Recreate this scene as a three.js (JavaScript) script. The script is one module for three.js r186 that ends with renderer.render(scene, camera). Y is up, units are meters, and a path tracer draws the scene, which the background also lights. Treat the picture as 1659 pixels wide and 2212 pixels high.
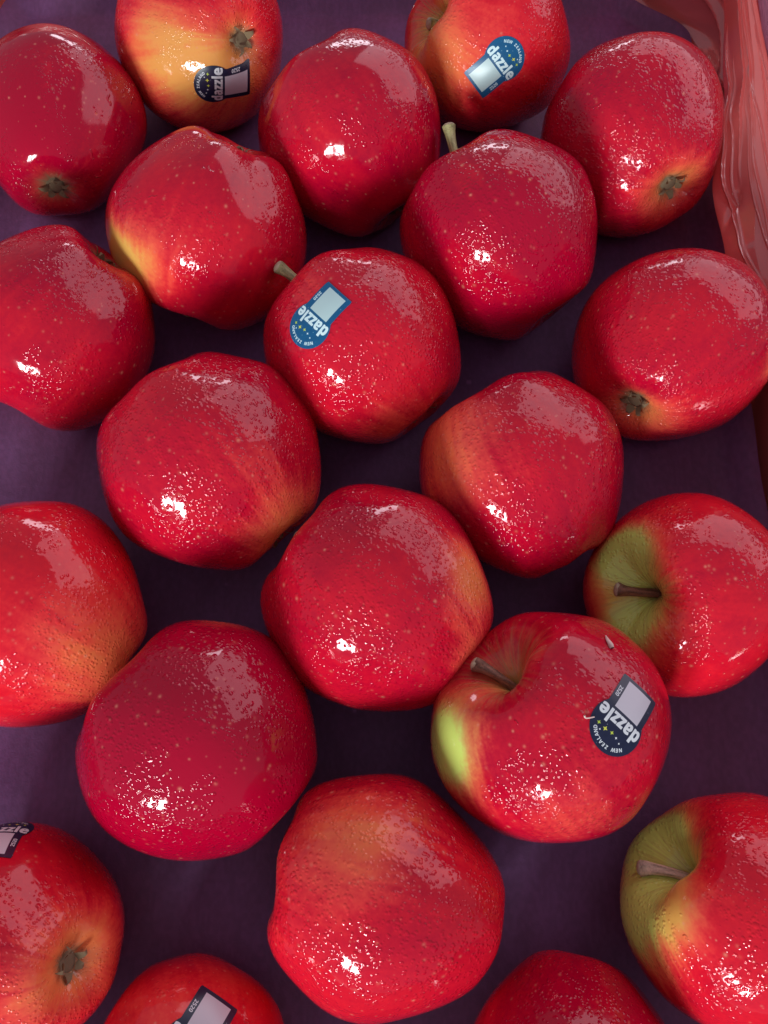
import * as THREE from 'three';
import { mergeGeometries } from 'three/addons/utils/BufferGeometryUtils.js';
import { RectAreaLightUniformsLib } from 'three/addons/lights/RectAreaLightUniformsLib.js';

// ------------------------------------------------------------------ camera, light, exposure
const scene = new THREE.Scene();
const F = 1900, PW = 1659, PH = 2212;                       // lens, in units of the photograph's own grid
const tilt = THREE.MathUtils.degToRad(18), reach = 0.3245;
const camera = new THREE.PerspectiveCamera(2 * Math.atan(PH / 2 / F) * 180 / Math.PI, PW / PH, 0.01, 20);
const aim = new THREE.Vector3(0, 0.03, 0);
const forward = new THREE.Vector3(0, -Math.cos(tilt), -Math.sin(tilt));
const eye = aim.clone().addScaledVector(forward, -reach);
camera.position.copy(eye); camera.up.set(0, 0, -1); camera.lookAt(aim); camera.updateMatrixWorld(true);
const camRight = new THREE.Vector3(1, 0, 0), camUp = new THREE.Vector3().crossVectors(camRight, forward).normalize();

const renderer = new THREE.WebGLRenderer({ antialias: true });
renderer.setSize(768, 1024);
renderer.toneMapping = THREE.LinearToneMapping;
renderer.toneMappingExposure = 1.3;
renderer.shadowMap.enabled = true;
RectAreaLightUniformsLib.init();
scene.background = new THREE.Color().setRGB(0.22, 0.20, 0.235);   // dim indoor surroundings
function panel(name, dir, dist, w, h, color, strength) {
  const l = new THREE.RectAreaLight(new THREE.Color().setRGB(...color), strength, w, h);
  l.name = name;
  l.position.set(...dir).normalize().multiplyScalar(dist).add(aim);
  l.lookAt(aim); scene.add(l);
  return l;
}
// two bright panes of a shop window low behind the photographer, a wide dim shop front and a doorway beyond the box
panel('window_light', [-0.45, 0.33, 0.90], 2.2, 0.32, 0.44, [0.92, 1.0, 1.0], 48);
panel('window_light', [-0.26, 0.33, 0.96], 2.2, 0.30, 0.44, [0.92, 1.0, 1.0], 42);
panel('shopfront_light', [0.60, 0.46, -0.70], 2.6, 3.6, 1.7, [1.0, 0.88, 0.97], 1.3);
panel('doorway_light', [-0.05, 0.13, -1.0], 2.8, 0.8, 0.34, [0.94, 0.90, 1.0], 6);

// ------------------------------------------------------------------ helpers
let seedNow = 1;
const seed = (s) => { seedNow = (s * 2654435761) >>> 0 || 1; };
const rnd = () => { seedNow ^= seedNow << 13; seedNow >>>= 0; seedNow ^= seedNow >>> 17; seedNow ^= seedNow << 5; seedNow >>>= 0; return seedNow / 4294967296; };
const PERM = new Uint8Array(512), VAL = new Float32Array(256);
seed(7); { const p = [...Array(256).keys()]; for (let i = 255; i > 0; i--) { const j = Math.floor(rnd() * (i + 1)); [p[i], p[j]] = [p[j], p[i]]; } for (let i = 0; i < 512; i++) PERM[i] = p[i & 255]; for (let i = 0; i < 256; i++) VAL[i] = rnd() * 2 - 1; }
function noise(x, y, z) {                                    // smooth value noise, -1 to 1
  const xi = Math.floor(x), yi = Math.floor(y), zi = Math.floor(z); x -= xi; y -= yi; z -= zi;
  const u = x * x * (3 - 2 * x), v = y * y * (3 - 2 * y), w = z * z * (3 - 2 * z), X = xi & 255, Y = yi & 255, Z = zi & 255;
  const A = PERM[X] + Y, B = PERM[X + 1] + Y, a0 = PERM[A & 511 & 511] , a1 = PERM[(A + 1) & 511], b0 = PERM[B & 511], b1 = PERM[(B + 1) & 511];
  const g = (q, k) => VAL[PERM[(q + Z + k) & 511]];
  const l = (a, b, t) => a + (b - a) * t;
  return l(l(l(g(a0, 0), g(b0, 0), u), l(g(a1, 0), g(b1, 0), u), v), l(l(g(a0, 1), g(b0, 1), u), l(g(a1, 1), g(b1, 1), u), v), w);
}
const fbm = (x, y, z, n = 3) => { let s = 0, a = 1, t = 0; for (let i = 0; i < n; i++) { s += a * noise(x, y, z); t += a; a *= 0.5; x = x * 2.03 + 11.3; y = y * 2.03 + 5.1; z = z * 2.03 + 7.7; } return s / t; };
const clamp = (x, a = 0, b = 1) => x < a ? a : x > b ? b : x;
const sstep = (a, b, x) => { const t = clamp((x - a) / (b - a)); return t * t * (3 - 2 * t); };
const mix = (a, b, t) => a + (b - a) * t;
const toByte = (l) => Math.round(255 * clamp(l <= 0.0031308 ? 12.92 * l : 1.055 * Math.pow(l, 1 / 2.4) - 0.055));
const SRGB = new Uint8Array(4097); for (let i = 0; i <= 4096; i++) SRGB[i] = toByte(i / 4096);
const V = (x, y, z) => new THREE.Vector3(x, y, z);
const used = {};
const numbered = (n) => { const k = used[n] = (used[n] ?? -1) + 1; return k ? n + '_' + String(k).padStart(3, '0') : n; };
function tag(o, label, category, group) { o.userData.label = label; if (category) o.userData.category = category; if (group) o.userData.group = group; return o; }
function mesh(name, geometry, material, parent) { const m = new THREE.Mesh(geometry, material); m.name = parent === scene ? numbered(name) : name; m.castShadow = m.receiveShadow = true; parent.add(m); return m; }
function rayDir(px, py) { return forward.clone().multiplyScalar(F).addScaledVector(camRight, px - PW / 2).addScaledVector(camUp, PH / 2 - py).normalize(); }
function onPlane(px, py, h) { const d = rayDir(px, py); return eye.clone().addScaledVector(d, (h - eye.y) / d.y); }
function texture(data, w, h, srgb) {
  const t = new THREE.DataTexture(data, w, h); t.wrapS = THREE.RepeatWrapping; t.wrapT = THREE.ClampToEdgeWrapping; t.magFilter = THREE.LinearFilter; t.minFilter = THREE.LinearFilter;
  if (srgb) t.colorSpace = THREE.SRGBColorSpace; t.needsUpdate = true; return t;
}
function gridGeometry(nu, nv, at, wantUv = true) {           // (nu+1) x (nv+1) points, at(i, j) -> [x, y, z, u, v]
  const pos = new Float32Array((nu + 1) * (nv + 1) * 3), uv = new Float32Array((nu + 1) * (nv + 1) * 2), idx = [];
  for (let j = 0, k = 0; j <= nv; j++) for (let i = 0; i <= nu; i++, k++) { const p = at(i, j); pos.set(p.slice(0, 3), k * 3); uv.set(p.slice(3, 5), k * 2); }
  for (let j = 0; j < nv; j++) for (let i = 0; i < nu; i++) { const a = j * (nu + 1) + i, b = a + 1, c = a + nu + 1, d = c + 1; idx.push(a, c, b, b, c, d); }
  const g = new THREE.BufferGeometry(); g.setAttribute('position', new THREE.BufferAttribute(pos, 3)); g.setAttribute('uv', new THREE.BufferAttribute(uv, 2)); g.setIndex(idx); g.computeVertexNormals();
  return g;
}

// ------------------------------------------------------------------ the apples, as read from the photograph
// at: centre, w: width (photograph grid), stem: where the stem end points (right, up, towards the viewer), tall: length over width
// pale: patches without blush [right, up, radius, amount, hue] on the side seen; deep: darkness of the blush; wet: share under droplets
const APPLES = [
  { at: [126, 276], w: 372, stem: [0.12, 0.62, -0.78], tall: 1.24, deep: 0.8, wet: 0.34, crown: 0.9, lift: 0, pale: [[-0.1, -0.75, 0.4, 0.2, 0]], label: 'deep red apple in the top left corner, its dark calyx facing down' },
  { at: [444, 82], w: 386, stem: [-0.47, 0.02, -0.88], tall: 1.0, deep: 0.35, wet: 0.6, lift: 0, pale: [[-0.25, -0.42, 0.7, 0.85, 0.6], [0.5, -0.5, 0.5, 0.5, 0], [-0.6, 0.1, 0.4, 0.4, 0]], sticker: [462, 186, 0.05, 1, 'navy'], label: 'yellow and red apple with a dark sticker beside its calyx' },
  { at: [767, 306], w: 410, stem: [-0.55, 0.8, -0.2], tall: 1.04, deep: 0.7, wet: 0.4, crown: 1.2, lift: 0, pale: [], label: 'glossy red apple between the two stickered apples of the top row' },
  { at: [1058, 106], w: 374, stem: [-0.8, 0.42, 0.42], tall: 1.02, deep: 0.35, wet: 0.55, lift: 0, pale: [[-0.75, -0.15, 0.6, 0.75, 0], [-0.1, 0.0, 0.5, 0.3, 0]], sticker: [1090, 128, 0.66, -0.75, 'blue'], stemHue: 'green', stemLen: 0.013, label: 'orange red apple with a blue sticker and a green stem hollow at the top edge' },
  { at: [1366, 308], w: 412, stem: [-0.52, 0.5, -0.68], tall: 1.0, deep: 0.6, wet: 0.92, lift: 0, pale: [[0.35, -0.55, 0.42, 0.45, 0], [0.7, -0.3, 0.3, 0.4, 0]], label: 'red apple against the pink plastic, a small brown calyx at its lower right' },
  { at: [460, 494], w: 434, stem: [-0.34, -0.9, -0.12], tall: 0.98, deep: 0.55, wet: 0.25, crown: 1.5, lift: 0, pale: [[-0.88, -0.26, 0.36, 1.0, 1], [-0.55, -0.15, 0.4, 0.25, 0], [0.3, 0.8, 0.25, 0.35, 0]], label: 'red apple with a bright yellow patch on its left flank' },
  { at: [1086, 520], w: 446, stem: [-0.61, 0.78, -0.14], tall: 1.0, deep: 0.72, wet: 0.95, lift: 0, stemLen: 0.031, stemHue: 'green', pale: [], label: 'dewy dark red apple with a pale green stem poking out at its upper left' },
  { at: [128, 708], w: 432, stem: [-0.55, -0.8, -0.2], tall: 1.02, deep: 0.68, wet: 0.5, crown: 1.4, lift: 0, pale: [[0.75, 0.45, 0.3, 0.3, 0]], stemLen: 0.014, label: 'crimson apple cut by the left edge, second from the top' },
  { at: [793, 757], w: 440, stem: [-0.66, 0.72, -0.2], tall: 1.03, deep: 0.5, wet: 0.95, lift: 0, stemLen: 0.028, stemHue: 'olive', pale: [[0.25, -0.8, 0.45, 0.45, 0], [-0.5, 0.5, 0.3, 0.3, 0]], sticker: [668, 702, -0.78, 0.62, 'blue'], stemLean: [-0.8, 0.5], stemK: 0.22, label: 'red apple with a bright blue sticker in the middle of the tray' },
  { at: [1442, 760], w: 434, stem: [0.34, 0.58, -0.74], tall: 1.04, deep: 0.55, wet: 0.92, lift: 0, pale: [[-0.15, -0.68, 0.42, 0.65, 0], [0.97, 0.02, 0.28, 0.9, 1]], label: 'dewy red apple with a grey green calyx at its lower left, beside the right wall' },
  { at: [468, 1008], w: 486, stem: [-0.62, 0.72, -0.2], tall: 1.02, deep: 0.55, wet: 0.78, crown: 1.1, lift: 0, pale: [[0.62, -0.5, 0.5, 0.8, 0], [0.2, 0.3, 0.4, 0.2, 0]], stemTurn: 1, stemLen: 0.010, label: 'dewy red apple turning orange at its lower right, left of the middle' },
  { at: [1134, 1032], w: 450, stem: [-0.45, 0.86, -0.04], tall: 1.07, deep: 0.62, wet: 0.75, lift: 0, pale: [[-0.75, 0.32, 0.5, 0.65, 0], [-0.6, -0.1, 0.4, 0.35, 0]], stemLen: 0.006, crown: 0.6, label: 'red apple with an orange left shoulder and a smooth pale streak on its right' },
  { at: [74, 1332], w: 502, stem: [-0.82, 0.5, 0.1], tall: 1.0, deep: 0.3, wet: 0.5, crown: 1.2, lift: 0, pale: [[0.6, -0.45, 0.55, 0.75, 0], [0.1, -0.1, 0.5, 0.2, 0]], label: 'orange red apple cut by the left edge at mid height' },
  { at: [828, 1300], w: 490, stem: [-0.78, 0.58, -0.08], tall: 1.07, deep: 0.58, wet: 0.8, lift: 0.004, stemLen: 0.016, pale: [[0.75, 0.3, 0.34, 0.85, 0], [0.72, -0.4, 0.3, 0.5, 0]], label: 'dewy red apple in the centre, touching the stem of the apple below it' },
  { at: [1484, 1285], w: 448, stem: [-0.52, 0.02, 0.85], tall: 0.96, deep: 0.42, wet: 0.6, lift: -0.006, stemLen: 0.014, stemHue: 'brown', stemLean: [-0.9, 0.1], pale: [[-0.62, 0.42, 0.34, 1.2, 2], [-0.6, -0.3, 0.4, 0.8, 2]], stemGreen: 1.3, stemK: 0.5, label: 'red apple with a green stem hollow facing up, at the right edge' },
  { at: [440, 1604], w: 536, stem: [-0.78, 0.6, 0.0], tall: 1.0, deep: 0.95, wet: 0.75, crown: 0.8, lift: 0, pale: [[0.1, 0.95, 0.2, 0.4, 0]], stemLen: 0.006, label: 'large dark crimson apple beaded with water, lower left' },
  { at: [1190, 1577], w: 522, stem: [-0.46, 0.6, 0.65], tall: 0.96, deep: 0.65, wet: 0.4, lift: 0.005, stemLen: 0.0155, stemHue: 'brown', stemLean: [-0.8, 0.6], pale: [[-0.85, -0.12, 0.36, 1.2, 2], [0.2, -0.7, 0.45, 0.35, 0]], sticker: [1332, 1571, -0.77, 0.64, 'navy'], stemGreen: 0.75, label: 'red apple with a navy sticker and a bent stem in its hollow' },
  { at: [834, 1936], w: 516, stem: [-0.88, 0.2, 0.08], tall: 1.1, deep: 0.5, wet: 0.85, lift: 0, stemLen: 0.012, pale: [[-0.3, 0.46, 0.5, 0.55, 0], [0.1, 0.4, 0.4, 0.3, 0], [-0.95, 0.15, 0.2, 0.6, 1]], crown: 0.35, label: 'large dewy red apple with an orange band on top, bottom centre' },
  { at: [1606, 1974], w: 520, stem: [-0.62, 0.5, 0.6], tall: 0.98, deep: 0.45, wet: 0.55, lift: 0, stemLen: 0.0165, stemHue: 'pale', stemLean: [-0.9, 0.35], pale: [[-0.72, 0.62, 0.4, 1.3, 2], [-0.9, 0.0, 0.45, 0.9, 2], [-0.55, 0.05, 0.25, 0.6, 1]], stemGreen: 1.3, label: 'red apple with a pale green shoulder and a knobbed stem, lower right' },
  { at: [22, 2040], w: 506, stem: [-0.62, 0.18, -0.76], tall: 1.0, deep: 0.42, wet: 0.4, lift: 0, pale: [[0.62, -0.1, 0.6, 0.7, 0], [0.1, -0.4, 0.5, 0.3, 0]], sticker: [14, 1788, 0.87, -0.5, 'navy'], label: 'orange red apple with a brown calyx at the lower left edge, a sticker on top' },
  { at: [410, 2272], w: 420, stem: [0.2, -0.6, 0.45], tall: 1.0, deep: 0.25, wet: 0.12, lift: 0, pale: [[0, 0.4, 1.0, 0.28, 0]], sticker: [409, 2264, -0.86, 0.5, 'navy'], label: 'dull orange red apple cut by the bottom edge, a sticker showing' },
  { at: [1240, 2304], w: 490, stem: [-0.1, -0.88, 0.1], tall: 1.0, deep: 0.75, wet: 0.55, crown: 1.1, lift: 0, pale: [], label: 'plain dark red apple cut by the bottom edge' },
];

// shape: a point of the skin for a direction (theta from the stem end, phi round the axis), in units of the radius
function shaper(a, n) {
  const s = n * 17.31, tall = a.tall ?? 1, crown = a.crown ?? 1, ph = n * 1.7, dS = 0.46, dC = 0.23;
  return (dx, dy, dz, out) => {
    const th = Math.acos(clamp(dy, -1, 1)), rho = Math.sqrt(dx * dx + dz * dz), phi = Math.atan2(dz, dx), e = 0.95 * tall;
    let r = 1 / Math.sqrt(rho * rho + dy * dy / (e * e));
    const low = sstep(1.5, 2.75, th), five = Math.cos(5 * phi + ph);
    r *= 1 + 0.055 * Math.exp(-(((th - 0.62) / 0.30) ** 2)) + 0.025 * Math.exp(-(((th - 2.62) / 0.25) ** 2));
    r *= 1 + (0.022 * crown * low * five + 0.012 * Math.cos(5 * phi + ph + 0.4) * sstep(1.3, 0.5, th)) * Math.min(1, rho * 2.2);
    r *= 1 + 0.050 * fbm(dx * 1.25 + s, dy * 1.25, dz * 1.25, 2) + 0.03 * Math.cos(phi * 2 + ph) * rho;
    const wS = 0.30 * (1 + 0.12 * Math.cos(3 * phi + ph)), wC = 0.35 * (1 + 0.16 * five);
    r -= dS * Math.exp(-Math.pow(th / wS, 1.7)) + dC * Math.exp(-Math.pow((Math.PI - th) / wC, 1.8));
    const g1 = Math.cos(phi - n * 0.9), g2 = Math.cos(phi - n * 0.9 - 2.4), gw = Math.exp(-(((th - 0.34) / 0.16) ** 2));   // creases running down the stem hollow
    r -= gw * (0.030 * Math.exp((g1 - 1) * 60) + 0.020 * Math.exp((g2 - 1) * 60));
    const y = dy * r, k = 1 - 0.165 * sstep(0.35, -1.0, y) - 0.03 * sstep(0.3, 1, y);
    out[0] = dx * r * k; out[1] = y; out[2] = dz * r * k;
    return out;
  };
}
const TW = 1024, TH = 512, DW = 1536, DH = 768;

function paint(a, n, pales) {                                 // colour of the skin: ground colour under a streaked red blush, pale pores
  const d = new Uint8Array(TW * TH * 4), s = n * 9.7, deep = a.deep;
  const spots = new Float32Array(TW * TH);
  seed(100 + n);
  for (let k = 0; k < 620; k++) {
    const y = 1 - 2 * rnd(), th = Math.acos(y), u = rnd(), small = th > 2.2 ? 0.75 : 1, rad = (0.0075 + 0.0100 * rnd() ** 2) * small * TW / 6.283, str = (0.35 + 0.65 * rnd()) * (rnd() < 0.3 ? 1 : 0.55);
    const cx = u * TW, cy = th / Math.PI * TH, sx = rad / Math.max(0.12, Math.sin(th)), hx = Math.ceil(sx * 1.6), hy = Math.ceil(rad * 1.6);
    for (let j = -hy; j <= hy; j++) { const yy = Math.floor(cy + j); if (yy < 0 || yy >= TH) continue; for (let i = -hx; i <= hx; i++) { const xx = Math.floor(cx + i), q = ((xx + 0.5 - cx) / sx) ** 2 + ((yy + 0.5 - cy) / rad) ** 2; const w = str * Math.exp(-q * 1.4); const at = yy * TW + ((xx % TW) + TW) % TW; if (w > spots[at]) spots[at] = w; } }
  }
  for (let j = 0; j < TH; j++) {
    const th = (j + 0.5) / TH * Math.PI, st = Math.sin(th), dy = Math.cos(th);
    for (let i = 0; i < TW; i++) {
      const ph = (i + 0.5) / TW * 2 * Math.PI, dx = st * Math.cos(ph), dz = st * Math.sin(ph);
      const streak = noise(Math.cos(ph) * 13 + s, th * 1.6, Math.sin(ph) * 13) * 0.6 + noise(Math.cos(ph) * 31 + s, th * 3.2 + 4, Math.sin(ph) * 31) * 0.4;
      const patch = fbm(dx * 1.7 + s, dy * 1.7, dz * 1.7 + 3, 3), grain = 0.6 * noise(dx * 30 + s, dy * 30, dz * 30) + 0.5 * noise(dx * 75, dy * 75 + s, dz * 75);
      let cover = 1.10 + 0.22 * patch + 0.13 * streak + 0.09 * grain, hue = 0;
      for (const p of pales) { const dot = clamp(dx * p.d.x + dy * p.d.y + dz * p.d.z, -1, 1), ang = Math.acos(dot) / p.r * (1 + 0.16 * patch + 0.08 * streak), f = p.a * Math.exp(-Math.pow(ang, 2.0)); cover -= f * 1.1; if (p.h > hue && f > 0.03) hue = mix(hue, p.h, clamp(f * 1.6)); }
      const stemEnd = Math.exp(-Math.pow(th / (0.37 + 0.17 * streak + 0.05 * patch), 2.0)), calyxEnd = Math.exp(-Math.pow((Math.PI - th) / (0.34 + 0.06 * streak), 2));
      cover -= stemEnd * (a.stemGreen ?? 0.85) + calyxEnd * 0.55; hue = Math.max(hue, stemEnd * 1.6);
      cover = clamp(cover);
      // ground colour: 0 orange yellow, 1 strong yellow, 2 pale green
      const g1 = clamp(hue), g2 = clamp(hue - 1);
      let gr = mix(mix(0.88, 0.76, g1), 0.58, g2), gg = mix(mix(0.22, 0.42, g1), 0.70, g2), gb = mix(mix(0.075, 0.095, g1), 0.15, g2);
      const dk = clamp(0.5 + (deep - 0.48) * 1.6 + 0.46 * patch + 0.15 * streak + 0.16 * grain);
      let rr = mix(0.80, 0.41, dk), rg = mix(0.013, 0.0004, dk), rb = mix(0.028, 0.025, dk);
      const t = sstep(0.15, 0.98, cover), mid = 4 * t * (1 - t);                  // through salmon and orange, not through brown
      let r = mix(gr, rr, t) + 0.05 * mid, g = mix(gg, rg, Math.pow(t, 0.55)), b = mix(gb, rb, Math.pow(t, 0.6)) + 0.01 * mid;
      const sp = spots[j * TW + i] * 0.7 * sstep(0.3, 0.6, th);
      r = mix(r, 0.80, sp); g = mix(g, 0.30, sp); b = mix(b, 0.20, sp);
      if (th > 2.8) { const q = sstep(2.86, 3.06, th + 0.06 * streak); r = mix(r, 0.34, q); g = mix(g, 0.24, q); b = mix(b, 0.13, q); }
      if (th < 0.2) { const q = sstep(0.2, 0.08, th) * 0.6; r = mix(r, 0.22, q); g = mix(g, 0.16, q); b = mix(b, 0.06, q); }
      if (th < 0.6) { const q = sstep(0.62, 0.25, th) * clamp(0.25 + 0.9 * noise(Math.cos(ph) * 22 + s, th * 5, Math.sin(ph) * 22)) * 0.5; r = mix(r, 0.34, q); g = mix(g, 0.24, q); b = mix(b, 0.09, q); }   // russet rays in the hollow
      const o = (j * TW + i) * 4; d[o] = SRGB[Math.round(clamp(r) * 4096)]; d[o + 1] = SRGB[Math.round(clamp(g) * 4096)]; d[o + 2] = SRGB[Math.round(clamp(b) * 4096)]; d[o + 3] = 255;
    }
  }
  return texture(d, TW, TH, true);
}
function water(a, n, R) {                                     // height of dew and water film (red), roughness (green)
  const rough = new Float32Array(DW * DH), h = new Float32Array(DW * DH), mask = new Float32Array(DW * DH), s = n * 5.3 + 40, lim = mix(0.36, -0.75, a.wet);
  const mm = DW / (2 * Math.PI * R * 1000);                   // texels per millimetre
  for (let j = 0; j < DH; j++) {
    const th = (j + 0.5) / DH * Math.PI, st = Math.sin(th), dy = Math.cos(th);
    for (let i = 0; i < DW; i++) {
      const ph = (i + 0.5) / DW * 2 * Math.PI, dx = st * Math.cos(ph), dz = st * Math.sin(ph);
      const m = fbm(dx * 2.3 + s, dy * 2.3, dz * 2.3, 3) * 1.3, edge = noise(dx * 11 + s, dy * 11, dz * 11) * 0.16;
      const k = m + edge - lim, ripple = 1 - Math.abs(noise(dx * 15 + s, dy * 15 + 9, dz * 15)) * 2, fine = noise(dx * 42, dy * 42 + s, dz * 42);
      mask[j * DW + i] = k; rough[j * DW + i] = m * 0.8 + fine * 0.3 + edge;
      // film: ripples near the wet patches' borders, nearly flat elsewhere
      const border = Math.exp(-((k / 0.16) ** 2));
      h[j * DW + i] = 0.13 * border * Math.max(0, ripple) + 0.05 * border * fine + 0.03 * fine * sstep(-0.35, -0.05, k) + 0.03 * noise(dx * 17, dy * 17 + s, dz * 17)+ 0.06;
    }
  }
  seed(900 + n);
  const drops = Math.round(6800 * (R / 0.036) ** 2);
  for (let k = 0; k < drops; k++) {
    const y = 1 - 2 * rnd(), th = Math.acos(y), u = rnd(), cx = u * DW, cy = th / Math.PI * DH, q = rnd();
    const inWet = mask[Math.min(DH - 1, Math.floor(cy)) * DW + Math.floor(cx)];
    if (inWet < 0 && rnd() > 0.025) { rnd(); continue; }
    const rad = (0.36 + 0.34 * q + (q > 0.985 ? 0.25 : 0)) * mm * (0.75 + 0.25 * sstep(0, 0.3, inWet)), st = Math.max(0.1, Math.sin(th));
    const ang = rnd() * 3.14, ca = Math.cos(ang), sa = Math.sin(ang), el = 1 + 0.3 * rnd() ** 2, top = (rad / mm) * 0.31 / 0.30;
    const hx = Math.ceil(rad * el / st), hy = Math.ceil(rad * el);
    for (let j = -hy; j <= hy; j++) { const yy = Math.floor(cy + j); if (yy < 0 || yy >= DH) continue; for (let i = -hx; i <= hx; i++) {
      const xx = Math.floor(cx + i), lx = (xx + 0.5 - cx) * st, ly = yy + 0.5 - cy, p = (lx * ca + ly * sa) / (rad * el), r2 = p * p + ((-lx * sa + ly * ca) / rad) ** 2;
      if (r2 < 1) { const at = yy * DW + ((xx % DW) + DW) % DW, v = top * (1 - r2); if (v > h[at]) h[at] = v; }
    } }
  }
  for (let k = 0; k < 9; k++) {                                // drops run together into short crooked rivulets
    let th = 0.4 + 2.3 * rnd(), u = rnd(), dir = rnd() * 6.28, len = 5 + Math.floor(rnd() * 16), rad = (0.34 + 0.3 * rnd()) * mm;
    for (let q = 0; q < len; q++) {
      const cx = u * DW, cy = th / Math.PI * DH, st = Math.max(0.15, Math.sin(th)), hx = Math.ceil(rad / st), hy = Math.ceil(rad);
      for (let j = -hy; j <= hy; j++) { const yy = Math.floor(cy + j); if (yy < 0 || yy >= DH) continue; for (let i = -hx; i <= hx; i++) { const xx = Math.floor(cx + i), r2 = (((xx + 0.5 - cx) * st) ** 2 + (yy + 0.5 - cy) ** 2) / (rad * rad); if (r2 < 1) { const at = yy * DW + ((xx % DW) + DW) % DW, v = 0.85 * (1 - r2); if (v > h[at]) h[at] = v; } } }
      dir += (rnd() - 0.5) * 1.3; u += Math.cos(dir) * rad * 0.55 / st / DW; th += Math.sin(dir) * rad * 0.55 / DH * Math.PI; u -= Math.floor(u); th = clamp(th, 0.2, 2.95);
    }
  }
  const d = new Uint8Array(DW * DH * 4);
  for (let k = 0; k < DW * DH; k++) { const w = sstep(-0.25, 0.05, mask[k]); d[k * 4] = Math.round(255 * clamp(h[k])); d[k * 4 + 1] = Math.round(255 * mix(clamp(0.13 + 0.16 * rough[k], 0.09, 0.3), 0.07, w)); d[k * 4 + 2] = 0; d[k * 4 + 3] = 255; }
  return texture(d, DW, DH, false);
}

// ------------------------------------------------------------------ place the apples (each keeps its size and spot on the tray)
const placed = APPLES.map((a, n) => {
  let R = 0.036, c = null;
  for (let k = 0; k < 6; k++) { c = onPlane(a.at[0], a.at[1], R - 0.007 + (a.lift ?? 0)); R = a.w / 2 * c.clone().sub(eye).dot(forward) / F; }
  const back = eye.clone().sub(c).normalize(), right = camRight.clone().addScaledVector(back, -camRight.dot(back)).normalize(), up = new THREE.Vector3().crossVectors(back, right);
  const world = (x, y, z) => V(0, 0, 0).addScaledVector(right, x).addScaledVector(up, y).addScaledVector(back, z).normalize();
  const axis = world(...a.stem), q = new THREE.Quaternion().setFromUnitVectors(V(0, 1, 0), axis).multiply(new THREE.Quaternion().setFromAxisAngle(V(0, 1, 0), n * 2.1)), inv = q.clone().invert();
  const local = (x, y, z) => world(x, y, z).applyQuaternion(inv);
  return { a, n, c, R: R / 1.0, q, inv, world, local, shape: shaper(a, n) };
});
for (let i = 0; i < placed.length; i++) for (let j = 0; j < i; j++) { const gap = placed[i].c.distanceTo(placed[j].c) - placed[i].R - placed[j].R; if (gap < -0.001) console.log('overlap', i + 1, j + 1, (gap * 1000).toFixed(1) + ' mm'); }

function skinGeometry(p, nu = 208, nv = 132, off = 0) {
  const o = [0, 0, 0], o1 = [0, 0, 0], o2 = [0, 0, 0], pos = new Float32Array((nu + 1) * (nv + 1) * 3), nor = new Float32Array(pos.length), uv = new Float32Array((nu + 1) * (nv + 1) * 2), idx = [];
  const at = (th, ph, out) => p.shape(Math.sin(th) * Math.cos(ph), Math.cos(th), Math.sin(th) * Math.sin(ph), out), e = 0.004, a = V(0, 0, 0), b = V(0, 0, 0);
  for (let j = 0, k = 0; j <= nv; j++) {
    const t = j / nv, th = clamp(Math.PI * (t - 0.075 * Math.sin(4 * Math.PI * t) / (2 * Math.PI) * 2), 0.0006, Math.PI - 0.0006);
    for (let i = 0; i <= nu; i++, k++) {
      const ph = i / nu * 2 * Math.PI;
      at(th, ph, o); pos.set([o[0] * p.R, o[1] * p.R, o[2] * p.R], k * 3); uv.set([i / nu, th / Math.PI], k * 2);
      at(Math.min(th + e, Math.PI - 1e-4), ph, o1); at(Math.max(th - e, 1e-4), ph, o2); a.set(o1[0] - o2[0], o1[1] - o2[1], o1[2] - o2[2]);
      at(th, ph + e, o1); at(th, ph - e, o2); b.set(o1[0] - o2[0], o1[1] - o2[1], o1[2] - o2[2]);
      b.cross(a).normalize(); nor.set([b.x, b.y, b.z], k * 3); if (off) for (let c = 0; c < 3; c++) pos[k * 3 + c] += nor[k * 3 + c] * off;
      if (j < nv && i < nu) { const A = k, C = k + nu + 1; idx.push(A, A + 1, C, A + 1, C + 1, C); }
    }
  }
  const g = new THREE.BufferGeometry(); g.setAttribute('position', new THREE.BufferAttribute(pos, 3)); g.setAttribute('normal', new THREE.BufferAttribute(nor, 3)); g.setAttribute('uv', new THREE.BufferAttribute(uv, 2)); g.setIndex(idx);
  return g;
}

// ------------------------------------------------------------------ setting: floor under the box
const floor = mesh('floor', new THREE.PlaneGeometry(4, 4).rotateX(-Math.PI / 2), new THREE.MeshStandardMaterial({ color: new THREE.Color().setRGB(0.16, 0.17, 0.17), roughness: 0.8 }), scene);
floor.position.y = -0.12; floor.userData.kind = 'structure';

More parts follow.
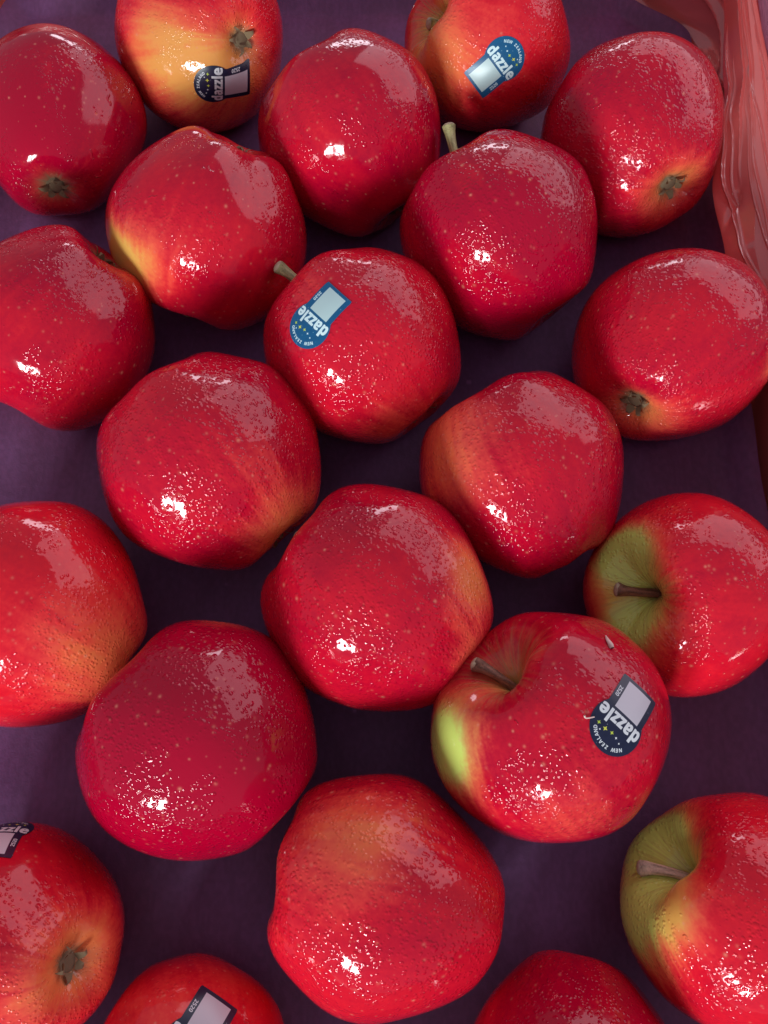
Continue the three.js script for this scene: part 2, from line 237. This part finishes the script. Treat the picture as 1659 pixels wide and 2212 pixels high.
// ------------------------------------------------------------------ stickers
const SR = 8.3, TX = 6.6, TY = 15.5, CW = 512, CH = 704, PX = 26;   // millimetres; canvas pixels, pixels per millimetre
function stickerTexture(kind) {
  const c = document.createElement('canvas'); c.width = CW; c.height = CH;
  const g = c.getContext('2d'), X = (x) => CW / 2 + x * PX, Y = (y) => (9.2 - y) * PX;
  const base = kind === 'blue' ? '#0d5a88' : '#1b2440', dark = kind === 'blue' ? '#0b4c78' : '#161c34', ink = kind === 'blue' ? '#d6f2f6' : '#dfe6ea';
  g.fillStyle = base; g.fillRect(0, 0, CW, CH);
  seed(kind === 'blue' ? 51 : 52);
  for (let k = 0; k < 160; k++) { g.fillStyle = k % 2 ? dark : base; g.globalAlpha = 0.25; g.beginPath(); g.arc(rnd() * CW, rnd() * CH, 8 + rnd() * 22, 0, 7); g.fill(); }
  g.globalAlpha = 1;
  for (let k = 0; k < (kind === 'blue' ? 90 : 26); k++) { g.fillStyle = ink; g.globalAlpha = 0.35 + 0.4 * rnd(); g.beginPath(); g.arc(rnd() * CW, rnd() * CH, 1.5 + rnd() * 2, 0, 7); g.fill(); }
  g.globalAlpha = 1;
  const star = (x, y, r, col) => { g.fillStyle = col; g.beginPath(); for (let k = 0; k < 8; k++) { const q = k * Math.PI / 4, rr = k % 2 ? r * 0.42 : r; g.lineTo(X(x) + Math.cos(q) * rr * PX, Y(y) + Math.sin(q) * rr * PX); } g.closePath(); g.fill(); };
  star(5.0, 2.5, 0.7, '#b9d44a'); star(2.5, 2.7, 0.85, '#d8dc55'); star(0.2, 2.3, 0.7, '#c6d94e'); star(-1.7, 2.6, 0.5, ink); star(3.6, 3.9, 0.4, ink); star(-3.4, 3.2, 0.4, ink);
  // word across the circle
  g.fillStyle = ink; g.textAlign = 'center'; g.textBaseline = 'alphabetic';
  g.font = 'bold 150px sans-serif'; const wd = g.measureText('dazzle').width;
  g.save(); g.translate(X(0.1), Y(-3.6)); g.scale(15.0 * PX / wd, 1.0); g.strokeStyle = ink; g.lineWidth = 7; g.lineJoin = 'round'; g.fillText('dazzle', 0, 0); g.strokeText('dazzle', 0, 0); g.restore();
  // country round the rim
  g.font = 'bold 40px sans-serif'; const word = 'NEW ZEALAND', span = 1.75;
  for (let k = 0; k < word.length; k++) { const q = -span / 2 + span * k / (word.length - 1); g.save(); g.translate(X(6.0 * Math.sin(q)), Y(6.0 * Math.cos(q))); g.rotate(q); g.fillText(word[k], 0, 0); g.restore(); }
  // blank pale panel and the number beside it
  g.fillStyle = kind === 'blue' ? '#b9d6d8' : '#cfcdd6'; g.fillRect(X(-4.7), Y(-4.6), 8.8 * PX, 9.8 * PX);
  g.fillStyle = ink; g.save(); g.translate(X(5.9), Y(-9.4)); g.rotate(-Math.PI / 2); g.font = 'bold 44px sans-serif'; g.fillText('2520', 0, 0); g.restore();
  const t = new THREE.CanvasTexture(c); t.colorSpace = THREE.SRGBColorSpace; return t;
}
const stickerMat = {};
for (const k of ['blue', 'navy']) stickerMat[k] = new THREE.MeshPhysicalMaterial({ name: 'sticker ' + k, map: stickerTexture(k), roughness: 0.32, side: THREE.DoubleSide });
function skinHit(p, px, py) {                                  // where a sight line meets the skin, in the apple's own axes (radius 1)
  const o = eye.clone().sub(p.c).applyQuaternion(p.inv).divideScalar(p.R), d = rayDir(px, py).applyQuaternion(p.inv), tmp = [0, 0, 0];
  const skin = (X) => { const y = X.y, k = 1 - 0.165 * sstep(0.35, -1.0, y) - 0.03 * sstep(0.3, 1, y); const v = V(X.x / k, X.y, X.z / k).normalize(); p.shape(v.x, v.y, v.z, tmp); return V(...tmp); };
  let best = null;
  for (let k = 0, t = o.length() - 1.25; k < 700; k++, t += 0.004) { const X = o.clone().addScaledVector(d, t), S = skin(X), gap = X.length() - S.length(); if (!best || gap < best[0]) best = [gap, S]; if (gap < 0) return [S, skin]; }
  return [best[1], skin];
}
function stickerMesh(p, s) {
  const [hit, skin] = skinHit(p, s[0], s[1]);
  const e = 0.03, t1 = V(0.3, 1, 0.2).cross(hit).normalize(), t2 = hit.clone().normalize().cross(t1), q = (u, v) => skin(hit.clone().addScaledVector(t1, u).addScaledVector(t2, v));
  const nrm = q(e, 0).sub(q(-e, 0)).cross(q(0, e).sub(q(0, -e))).normalize(); if (nrm.dot(hit) < 0) nrm.negate();
  const read = p.local(s[2], s[3], 0); read.addScaledVector(nrm, -read.dot(nrm)).normalize(); const upv = nrm.clone().cross(read);
  const lay = (x, y) => { const base = hit.clone().addScaledVector(read, x / 1000 / p.R).addScaledVector(upv, y / 1000 / p.R); let X = base.clone(); for (let k = 0; k < 14; k++) { const S = skin(X); X.addScaledVector(nrm, 0.8 * S.clone().sub(X).dot(nrm)); } const S = skin(X); return X.lerp(S, 0.5).addScaledVector(nrm, 0.00022 / p.R).multiplyScalar(p.R); };
  const N = 120, M = 14, cx = 0, cy = -4.5;
  const edge = (q2) => { const ux = Math.cos(q2), uy = Math.sin(q2), b = cx * ux + cy * uy, cc = cx * cx + cy * cy - SR * SR, rc = -b + Math.sqrt(b * b - cc); const rx = ux > 0 ? (TX - cx) / ux : ux < 0 ? (-TX - cx) / ux : 1e9, ry = uy > 0 ? (0 - cy) / uy : uy < 0 ? (-TY - cy) / uy : 1e9; return Math.max(rc, Math.min(rx, ry)); };
  return gridGeometry(N, M, (i, j) => { const q2 = i / N * 2 * Math.PI, r = edge(q2) * Math.max(0.001, j / M), x = cx + Math.cos(q2) * r, y = cy + Math.sin(q2) * r, P = lay(x, y); return [P.x, P.y, P.z, 0.5 + x * PX / CW, 1 - (9.2 - y) * PX / CH]; });
}

// ------------------------------------------------------------------ build the apples
const STEM = { brown: [0.20, 0.085, 0.05], green: [0.42, 0.40, 0.18], olive: [0.30, 0.27, 0.13], pale: [0.45, 0.34, 0.25], dark: [0.12, 0.08, 0.045] };
const stemMat = {}, woodNoise = (() => { const d = new Uint8Array(64 * 128 * 4); for (let j = 0; j < 128; j++) for (let i = 0; i < 64; i++) { const v = 150 + 70 * noise(i * 0.25, j * 0.05, 3) + 35 * noise(i * 0.6, j * 0.4, 8), o = (j * 64 + i) * 4; d[o] = d[o + 1] = d[o + 2] = clamp(v, 0, 255); d[o + 3] = 255; } return texture(d, 64, 128, false); })();
for (const k in STEM) stemMat[k] = new THREE.MeshStandardMaterial({ name: 'stem ' + k, color: new THREE.Color().setRGB(...STEM[k].map((x) => x * 1.9)), map: woodNoise, roughness: 0.6, bumpMap: woodNoise, bumpScale: 0.0003 });
const tipMat = new THREE.MeshStandardMaterial({ name: 'stem tip', color: new THREE.Color().setRGB(0.48, 0.38, 0.26), roughness: 0.8, bumpMap: woodNoise, bumpScale: 0.0004 });
const sepalMat = new THREE.MeshStandardMaterial({ name: 'sepal', color: new THREE.Color().setRGB(0.22, 0.155, 0.085), roughness: 0.9 });
const calyxMat = new THREE.MeshStandardMaterial({ name: 'calyx', color: new THREE.Color().setRGB(0.20, 0.145, 0.085), roughness: 0.95 });

function tubeAlong(pts, radii, sides = 12) {
  const curve = new THREE.CatmullRomCurve3(pts), n = 22, fr = curve.computeFrenetFrames(n);
  const g = gridGeometry(sides, n, (i, j) => { const t = j / n, c = curve.getPoint(t), q = i / sides * 2 * Math.PI, x = t * (radii.length - 1), k = Math.min(radii.length - 2, Math.floor(x)), r = mix(radii[k], radii[k + 1], x - k) * (1 + 0.10 * Math.sin(q * 3 + t * 7)); c.addScaledVector(fr.normals[j], Math.cos(q) * r).addScaledVector(fr.binormals[j], Math.sin(q) * r); return [c.x, c.y, c.z, i / sides, t]; });
  return g;
}
for (const p of placed) {
  const { a, n, R } = p, root = new THREE.Group();
  root.name = numbered('apple'); root.position.copy(p.c); root.quaternion.copy(p.q); scene.add(root); p.root = root;
  tag(root, a.label, 'apple', 'apples laid out on the purple tray');
  const pales = a.pale.map(([x, y, r, am, h]) => { const z2 = 1 - x * x - y * y; return { d: p.local(x, y, z2 > 0 ? Math.sqrt(z2) : 0), r, a: am, h }; });
  const w = water(a, n, R);
  const m = new THREE.MeshPhysicalMaterial({ name: 'apple skin', map: paint(a, n, pales), bumpMap: w, bumpScale: 0.0003, roughness: 1, roughnessMap: w, ior: 1.48, specularColor: new THREE.Color().setRGB(1, 0.84, 0.87) });
  p.geo = skinGeometry(p);
  mesh('skin', p.geo, m, root);
  // stem: from the floor of the hollow outwards
  const o = p.shape(0, 1, 0, [0, 0, 0]), y0 = o[1] * R - 0.001, len = a.stemLen ?? 0.019;
  seed(300 + n);
  const lean = a.stemLean ? p.local(a.stemLean[0], a.stemLean[1], 0.3) : V(rnd() - 0.5, 0.4, rnd() - 0.5); lean.y = 0; lean.normalize();
  const k = a.stemK ?? (a.stemLean ? 0.52 : 0.22), P = (t, b) => V(lean.x * len * k * b, y0 + t * len, lean.z * len * k * b);
  const pts = [P(0, 0), P(0.33, 0.25), P(0.62, 0.62), P(0.86, 1.05), P(0.97, 1.30)], hue = a.stemHue ?? 'dark';
  const stem = mesh('stem', tubeAlong(pts, [0.0019, 0.0016, 0.0015, 0.00155, 0.0018, 0.0023, 0.0026]), stemMat[hue], root);
  const tip = new THREE.SphereGeometry(0.0026, 12, 8); tip.scale(1, 0.5, 0.9); { const nn = pts[4].clone().sub(pts[3]).normalize(); tip.applyQuaternion(new THREE.Quaternion().setFromUnitVectors(V(0, 1, 0), nn)); tip.translate(pts[4].x, pts[4].y, pts[4].z); }
  mesh('stem_tip', tip, tipMat, stem);
  // calyx: dark pit with dry sepals
  const cy = p.shape(0, -1, 0, [0, 0, 0])[1] * R, cal = mesh('calyx', new THREE.SphereGeometry(0.0052, 18, 8, 0, Math.PI * 2, 0, 1.4).scale(1, 0.4, 1).rotateX(Math.PI).translate(0, cy + 0.0004, 0), calyxMat, root);
  for (let q = 0; q < 5; q++) {
    const an = q * Math.PI * 0.4 + rnd() * 0.5, wd = 0.0013 + 0.0005 * rnd(), L = 0.0024 + 0.0018 * rnd(), curl = 0.0008 + 0.0030 * rnd();
    const g = gridGeometry(4, 6, (i, j) => { const t = j / 6, s = (i / 4 - 0.5) * 2 * wd * (1 - t * 0.9) , r = 0.0026 + L * t, dep = -0.0020 - curl * Math.sin(t * 2.6) - 0.0006 * (s / wd) ** 2; return [Math.cos(an) * r - Math.sin(an) * s, cy + dep, Math.sin(an) * r + Math.cos(an) * s, i / 4, t]; });
    mesh('sepal', g, sepalMat, cal); sepalMat.side = THREE.DoubleSide;
  }
  if (a.sticker) tag(mesh('sticker', stickerMesh(p, a.sticker), stickerMat[a.sticker[4]], root), a.sticker[4] === 'blue' ? 'blue fruit sticker with white lettering and a blank pale panel' : 'navy fruit sticker with white lettering and a blank pale panel');
}

// shreds of packing lying on the apple with the navy sticker
const shredMat = new THREE.MeshStandardMaterial({ name: 'shred', color: new THREE.Color().setRGB(0.72, 0.50, 0.46), roughness: 0.6 });
function shred(name, p, px, rad, label, category) {
  const pts = px.map(([x, y, up]) => { const S = skinHit(p, x, y)[0].applyQuaternion(p.q).multiplyScalar(p.R).add(p.c); return S.addScaledVector(S.clone().sub(p.c).normalize(), up); }), o = pts[0].clone();
  const m = mesh(name, tubeAlong(pts.map((q) => q.sub(o)), rad, 8), shredMat, scene); m.position.copy(o); tag(m, label, category);
}
shred('paper_shred', placed[16], [[1307, 1376, 0.0005], [1311, 1386, 0.0006], [1317, 1396, 0.0006], [1321, 1402, 0.0004]], [0.0002, 0.0005, 0.0009, 0.0007], 'tiny pale pink shred lying above the navy sticker on the apple with the bent stem', 'shred');
shred('paper_fibre', placed[16], [[1261, 1546, 0.0008], [1264, 1551, 0.0003], [1272, 1551, 0.0003], [1283, 1549, 0.0004]], [0.0003, 0.00022, 0.0002, 0.0002], 'hair-thin pale fibre poking out left of the navy sticker', 'fibre');

// ------------------------------------------------------------------ tray: shallow cups under the apples
const bowls = placed.map((p) => { const v = V(0, 0, 0), pos = p.geo.attributes.position; let low = 1e9; for (let i = 0; i < pos.count; i += 2) { v.fromBufferAttribute(pos, i).applyQuaternion(p.q).add(p.c); if (v.y < low) low = v.y; } return { x: p.c.x, z: p.c.z, r: p.R + 0.002, bottom: low - 0.0002 }; });
const trayLeft = (z) => -0.1885 + 0.026 * (1 - Math.sqrt(1 - clamp((-0.262 - z) / 0.030) ** 2)), trayRight = (z) => 0.1475 + 0.020 * (z + 0.26) - 0.030 * sstep(-0.247, -0.285, z) ;
function trayHeight(x, z) {
  let y = 0.0012 * fbm(x * 22, 2, z * 22, 2) + 0.0016 * Math.cos((x - z) * 62) * Math.cos((x + z) * 62);
  for (const b of bowls) { const d2 = (x - b.x) ** 2 + (z - b.z) ** 2, R = b.r; if (d2 > 0.0025) continue; const h = b.bottom + R - Math.sqrt(Math.max(1e-9, R * R - d2)) , hb = d2 < R * R ? h : 1; const k = 0.004, q = clamp(0.5 + 0.5 * (y - hb) / k); y = mix(y, hb, q) - k * q * (1 - q); }
  const edge = Math.min(trayRight(z) - x, x - trayLeft(z), z + 0.2805);
  return y + 0.0055 * sstep(0.014, 0.0, edge);
}
const paper = (() => { const N = 512, d = new Uint8Array(N * N * 4); for (let j = 0; j < N; j++) for (let i = 0; i < N; i++) { const a = noise(i * 0.5, j * 0.5, 1), b = noise(i * 0.12, j * 0.12, 5), c = noise(i * 0.02, j * 0.02, 9), o = (j * N + i) * 4; d[o] = clamp(128 + 60 * a + 40 * b, 0, 255); d[o + 1] = clamp(200 + 14 * a + 24 * c, 0, 255); d[o + 2] = 128; d[o + 3] = 255; } const t = texture(d, N, N, false); t.wrapT = THREE.RepeatWrapping; return t; })();
const trayTone = (() => { const N = 512, d = new Uint8Array(N * N * 4); for (let j = 0; j < N; j++) for (let i = 0; i < N; i++) { const b = fbm(i * 0.03, j * 0.03, 5, 3), a = noise(i * 0.7, j * 0.7, 2), k = 0.60 + 0.05 * b + 0.04 * a, o = (j * N + i) * 4; d[o] = clamp(235 * k, 0, 255); d[o + 1] = clamp(235 * k, 0, 255); d[o + 2] = clamp(240 * (k + 0.03 * b), 0, 255); d[o + 3] = 255; } seed(77); for (let k = 0; k < 46; k++) { const cx = Math.floor(rnd() * N), cy = Math.floor(rnd() * N), big = rnd() < 0.2 ? 2 : 1, v = 150 + 105 * rnd(); for (let j = 0; j < big; j++) for (let i = 0; i < big + 1; i++) { const o = (((cy + j) % N) * N + (cx + i) % N) * 4; d[o] = d[o + 1] = d[o + 2] = v * 0.9; } }
  const t = texture(d, N, N, true); t.wrapT = THREE.RepeatWrapping; return t; })();
trayTone.repeat.set(0.33, 0.24); trayTone.offset.set(0.55, 0.57);
const NX = 250, NZ = 320, zA = -0.2795, zB = 0.21;
const trayGeo = gridGeometry(NX, NZ, (i, j) => { const z = mix(zA, zB, j / NZ), x = mix(trayLeft(z), trayRight(z), i / NX); return [x, trayHeight(x, z), z, x / 0.12, z / 0.12]; });
const tray = mesh('fruit_tray', trayGeo, new THREE.MeshPhysicalMaterial({ name: 'purple tray', color: new THREE.Color().setRGB(0.63, 0.245, 0.66), map: trayTone, bumpMap: paper, bumpScale: 0.00012, roughness: 0.62, side: THREE.DoubleSide }), scene);
tag(tray, 'dark purple moulded tray with shallow cups under the apples', 'tray');

// ------------------------------------------------------------------ box and its red plastic liner
const box = new THREE.Group(); box.name = 'fruit_box'; scene.add(box); tag(box, 'cardboard fruit box whose walls stand behind the red plastic', 'box');
const kraft = new THREE.MeshStandardMaterial({ name: 'kraft board', color: new THREE.Color().setRGB(0.42, 0.25, 0.13), roughness: 0.9, bumpMap: paper, bumpScale: 0.0002 });
const wall = (x, y, z, w, h, d) => mesh('wall', new THREE.BoxGeometry(w, h, d).translate(x, y, z), kraft, box);
wall(0.178, -0.02, -0.06, 0.005, 0.135, 0.54); wall(-0.0235, -0.02, -0.3325, 0.401, 0.135, 0.005); wall(-0.2215, -0.02, -0.06, 0.005, 0.135, 0.54);
wall(-0.0218, -0.02, 0.2345, 0.3945, 0.135, 0.005);
mesh('base', new THREE.BoxGeometry(0.39, 0.006, 0.53).translate(-0.021, -0.085, -0.06), kraft, box);
const red = new THREE.MeshPhysicalMaterial({ name: 'red plastic film', color: new THREE.Color().setRGB(1.0, 0.26, 0.245), roughness: 0.14, clearcoat: 1, clearcoatRoughness: 0.06, transmission: 0.36, thickness: 0, ior: 1.7, side: THREE.DoubleSide });
const liner = new THREE.Group(); liner.name = 'plastic_liner'; scene.add(liner); tag(liner, 'creased shiny red plastic liner standing along the box walls', 'liner');
const soft = (s, t, k) => { const q = noise(t * 1.9 + s * 4, s * 4.5, k), a = Math.max(0, 1 - Math.abs(q) * 2.2); return 0.0022 * noise(t * 1.5, s * 9, k + 5) + 0.0022 * a * a * a; };
const crease = (s, t, k) => {                                  // long upright folds with sharp ridges
  const ridge = (q) => { const a = 1 - Math.abs(q) * 2.4; return a > 0 ? a * a : 0; };
  return ridge(noise(t * 5.5 + s * 7, s * 6, k)) * 0.0034 + ridge(noise(t * 11 - s * 12 + 9, s * 9, k + 4)) * 0.0015 + 0.0030 * noise(t * 2.2, s * 11, k + 8) + 0.0006 * noise(t * 9, s * 60, k + 3);
};
// right side sheet: hangs behind the tray's edge, folds over inwards and rises to the rim
const wallX = (z) => 0.1512 + 0.020 * (z + 0.26) - 0.034 * sstep(-0.235, -0.30, z);
const bump = (v, c, w) => Math.exp(-(((v - c) / w) ** 2));
// back sheet: rises from under the tray's edge, drawn tight to the corner in two stiff creases
const backFilm = gridGeometry(360, 60, (i, j) => {
  const z = mix(-0.315, 0.20, i / 360), t = j / 60, q = clamp((-0.212 - z) / 0.09);
  const tight = (bump(t, 0.42 - 0.34 * q, 0.035) + bump(t, 0.42 + 0.30 * q, 0.035)) * 0.0042 * sstep(-0.205, -0.225, z);
  const x = wallX(z) - 0.0005 + 0.0095 * sstep(0, 0.55, t) - 0.004 * sstep(0.7, 1, t) - tight + (soft(z, t, 2) - 0.001) * sstep(0, 0.2, t);
  return [x, mix(-0.016, 0.054, t), z, z / 0.1, t];
});
mesh('back_sheet', backFilm, red, liner);
// folded sheet: comes down from the rim, bellies inwards and tucks back under
const bellyX = (z) => { const k = [[-0.32, 0.126], [-0.27, 0.150], [-0.245, 0.1555], [-0.1925, 0.1497], [-0.168, 0.1437], [-0.137, 0.1385], [-0.11, 0.1405], [-0.085, 0.1475], [-0.06, 0.1535], [-0.02, 0.1545], [0.2, 0.158]]; let q = 0; while (q < k.length - 2 && z > k[q + 1][0]) q++; const t = clamp((z - k[q][0]) / (k[q + 1][0] - k[q][0])); return mix(k[q][1], k[q + 1][1], t * t * (3 - 2 * t)); };
const foldFilm = gridGeometry(520, 120, (i, j) => {
  const z = mix(-0.315, 0.20, i / 520), t = j / 120, bx = bellyX(z), rx = wallX(z) + 0.0035, h0 = 0.030;
  const u = sstep(0.16, 1, t), tuck = sstep(0.16, 0, t);
  let x = mix(bx, rx, Math.pow(u, 0.85)) + 0.012 * tuck, y = mix(h0, 0.0575, Math.pow(clamp((t - 0.16) / 0.84), 0.9)) - 0.004 * tuck;
  let lines = 0;
  for (const [t0, sl, w, hgt, a, b] of [[0.30, 0.9, 0.010, 2.0, -0.23, -0.05], [0.37, 0.25, 0.006, 1.1, -0.21, -0.02], [0.47, -1.3, 0.009, 2.2, -0.26, -0.13], [0.55, 0.5, 0.007, 1.3, -0.18, 0.02], [0.62, -0.6, 0.008, 1.7, -0.28, -0.09], [0.70, 1.1, 0.008, 1.8, -0.24, -0.06], [0.80, -0.9, 0.009, 1.6, -0.26, -0.10], [0.88, 0.3, 0.007, 1.4, -0.22, 0.0]]) lines += bump(t, t0 + sl * (z + 0.15) + 0.012 * Math.sin(z * 90 + t0 * 40), w) * hgt * 0.001 * sstep(a, a + 0.03, z) * sstep(b, b - 0.04, z);
  const dent = bump(z, -0.132 + 0.03 * (t - 0.3), 0.004) * bump(t, 0.3, 0.1) * 0.002 + bump(z, -0.125 - 0.05 * (t - 0.3), 0.003) * bump(t, 0.34, 0.1) * 0.0018;
  const c = lines - dent + soft(z, t, 31);
  x -= c * 0.75; y += c * 0.65 * sstep(1, 0.9, t);
  return [x, y, z, z / 0.1, t];
});
mesh('folded_sheet', foldFilm, red, liner);
const farFilm = gridGeometry(240, 40, (i, j) => { const x = mix(-0.215, 0.172, i / 240), t = j / 40; return [x, mix(-0.02, 0.052, t), -0.290 - 0.022 * t + crease(x + 3, t, 11) * 1.6, x / 0.1, t]; });
mesh('far_sheet', farFilm, red, liner);
const leftFilm = gridGeometry(200, 40, (i, j) => { const z = mix(-0.325, 0.2, i / 200), t = j / 40; return [-0.196 - 0.016 * t + crease(z + 7, t, 19) * 1.6, mix(-0.02, 0.052, t), z, z / 0.1, t]; });
mesh('left_sheet', leftFilm, red, liner);
// gathered film rolled over the rim of the right wall
const hem = tubeAlong([...Array(24).keys()].map((k) => { const z = mix(-0.315, 0.2, k / 23); return V(wallX(z) + 0.0045 + 0.0010 * noise(z * 70, 1, 2), 0.0585 + 0.0012 * noise(z * 60, 4, 2), z); }), [...Array(60)].map((_, k) => 0.0021 + 0.0006 * noise(k * 0.9, 3, 3)), 14);
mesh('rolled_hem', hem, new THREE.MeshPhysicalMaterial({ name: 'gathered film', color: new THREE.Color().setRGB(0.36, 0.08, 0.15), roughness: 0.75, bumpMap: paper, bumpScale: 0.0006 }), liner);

renderer.render(scene, camera);
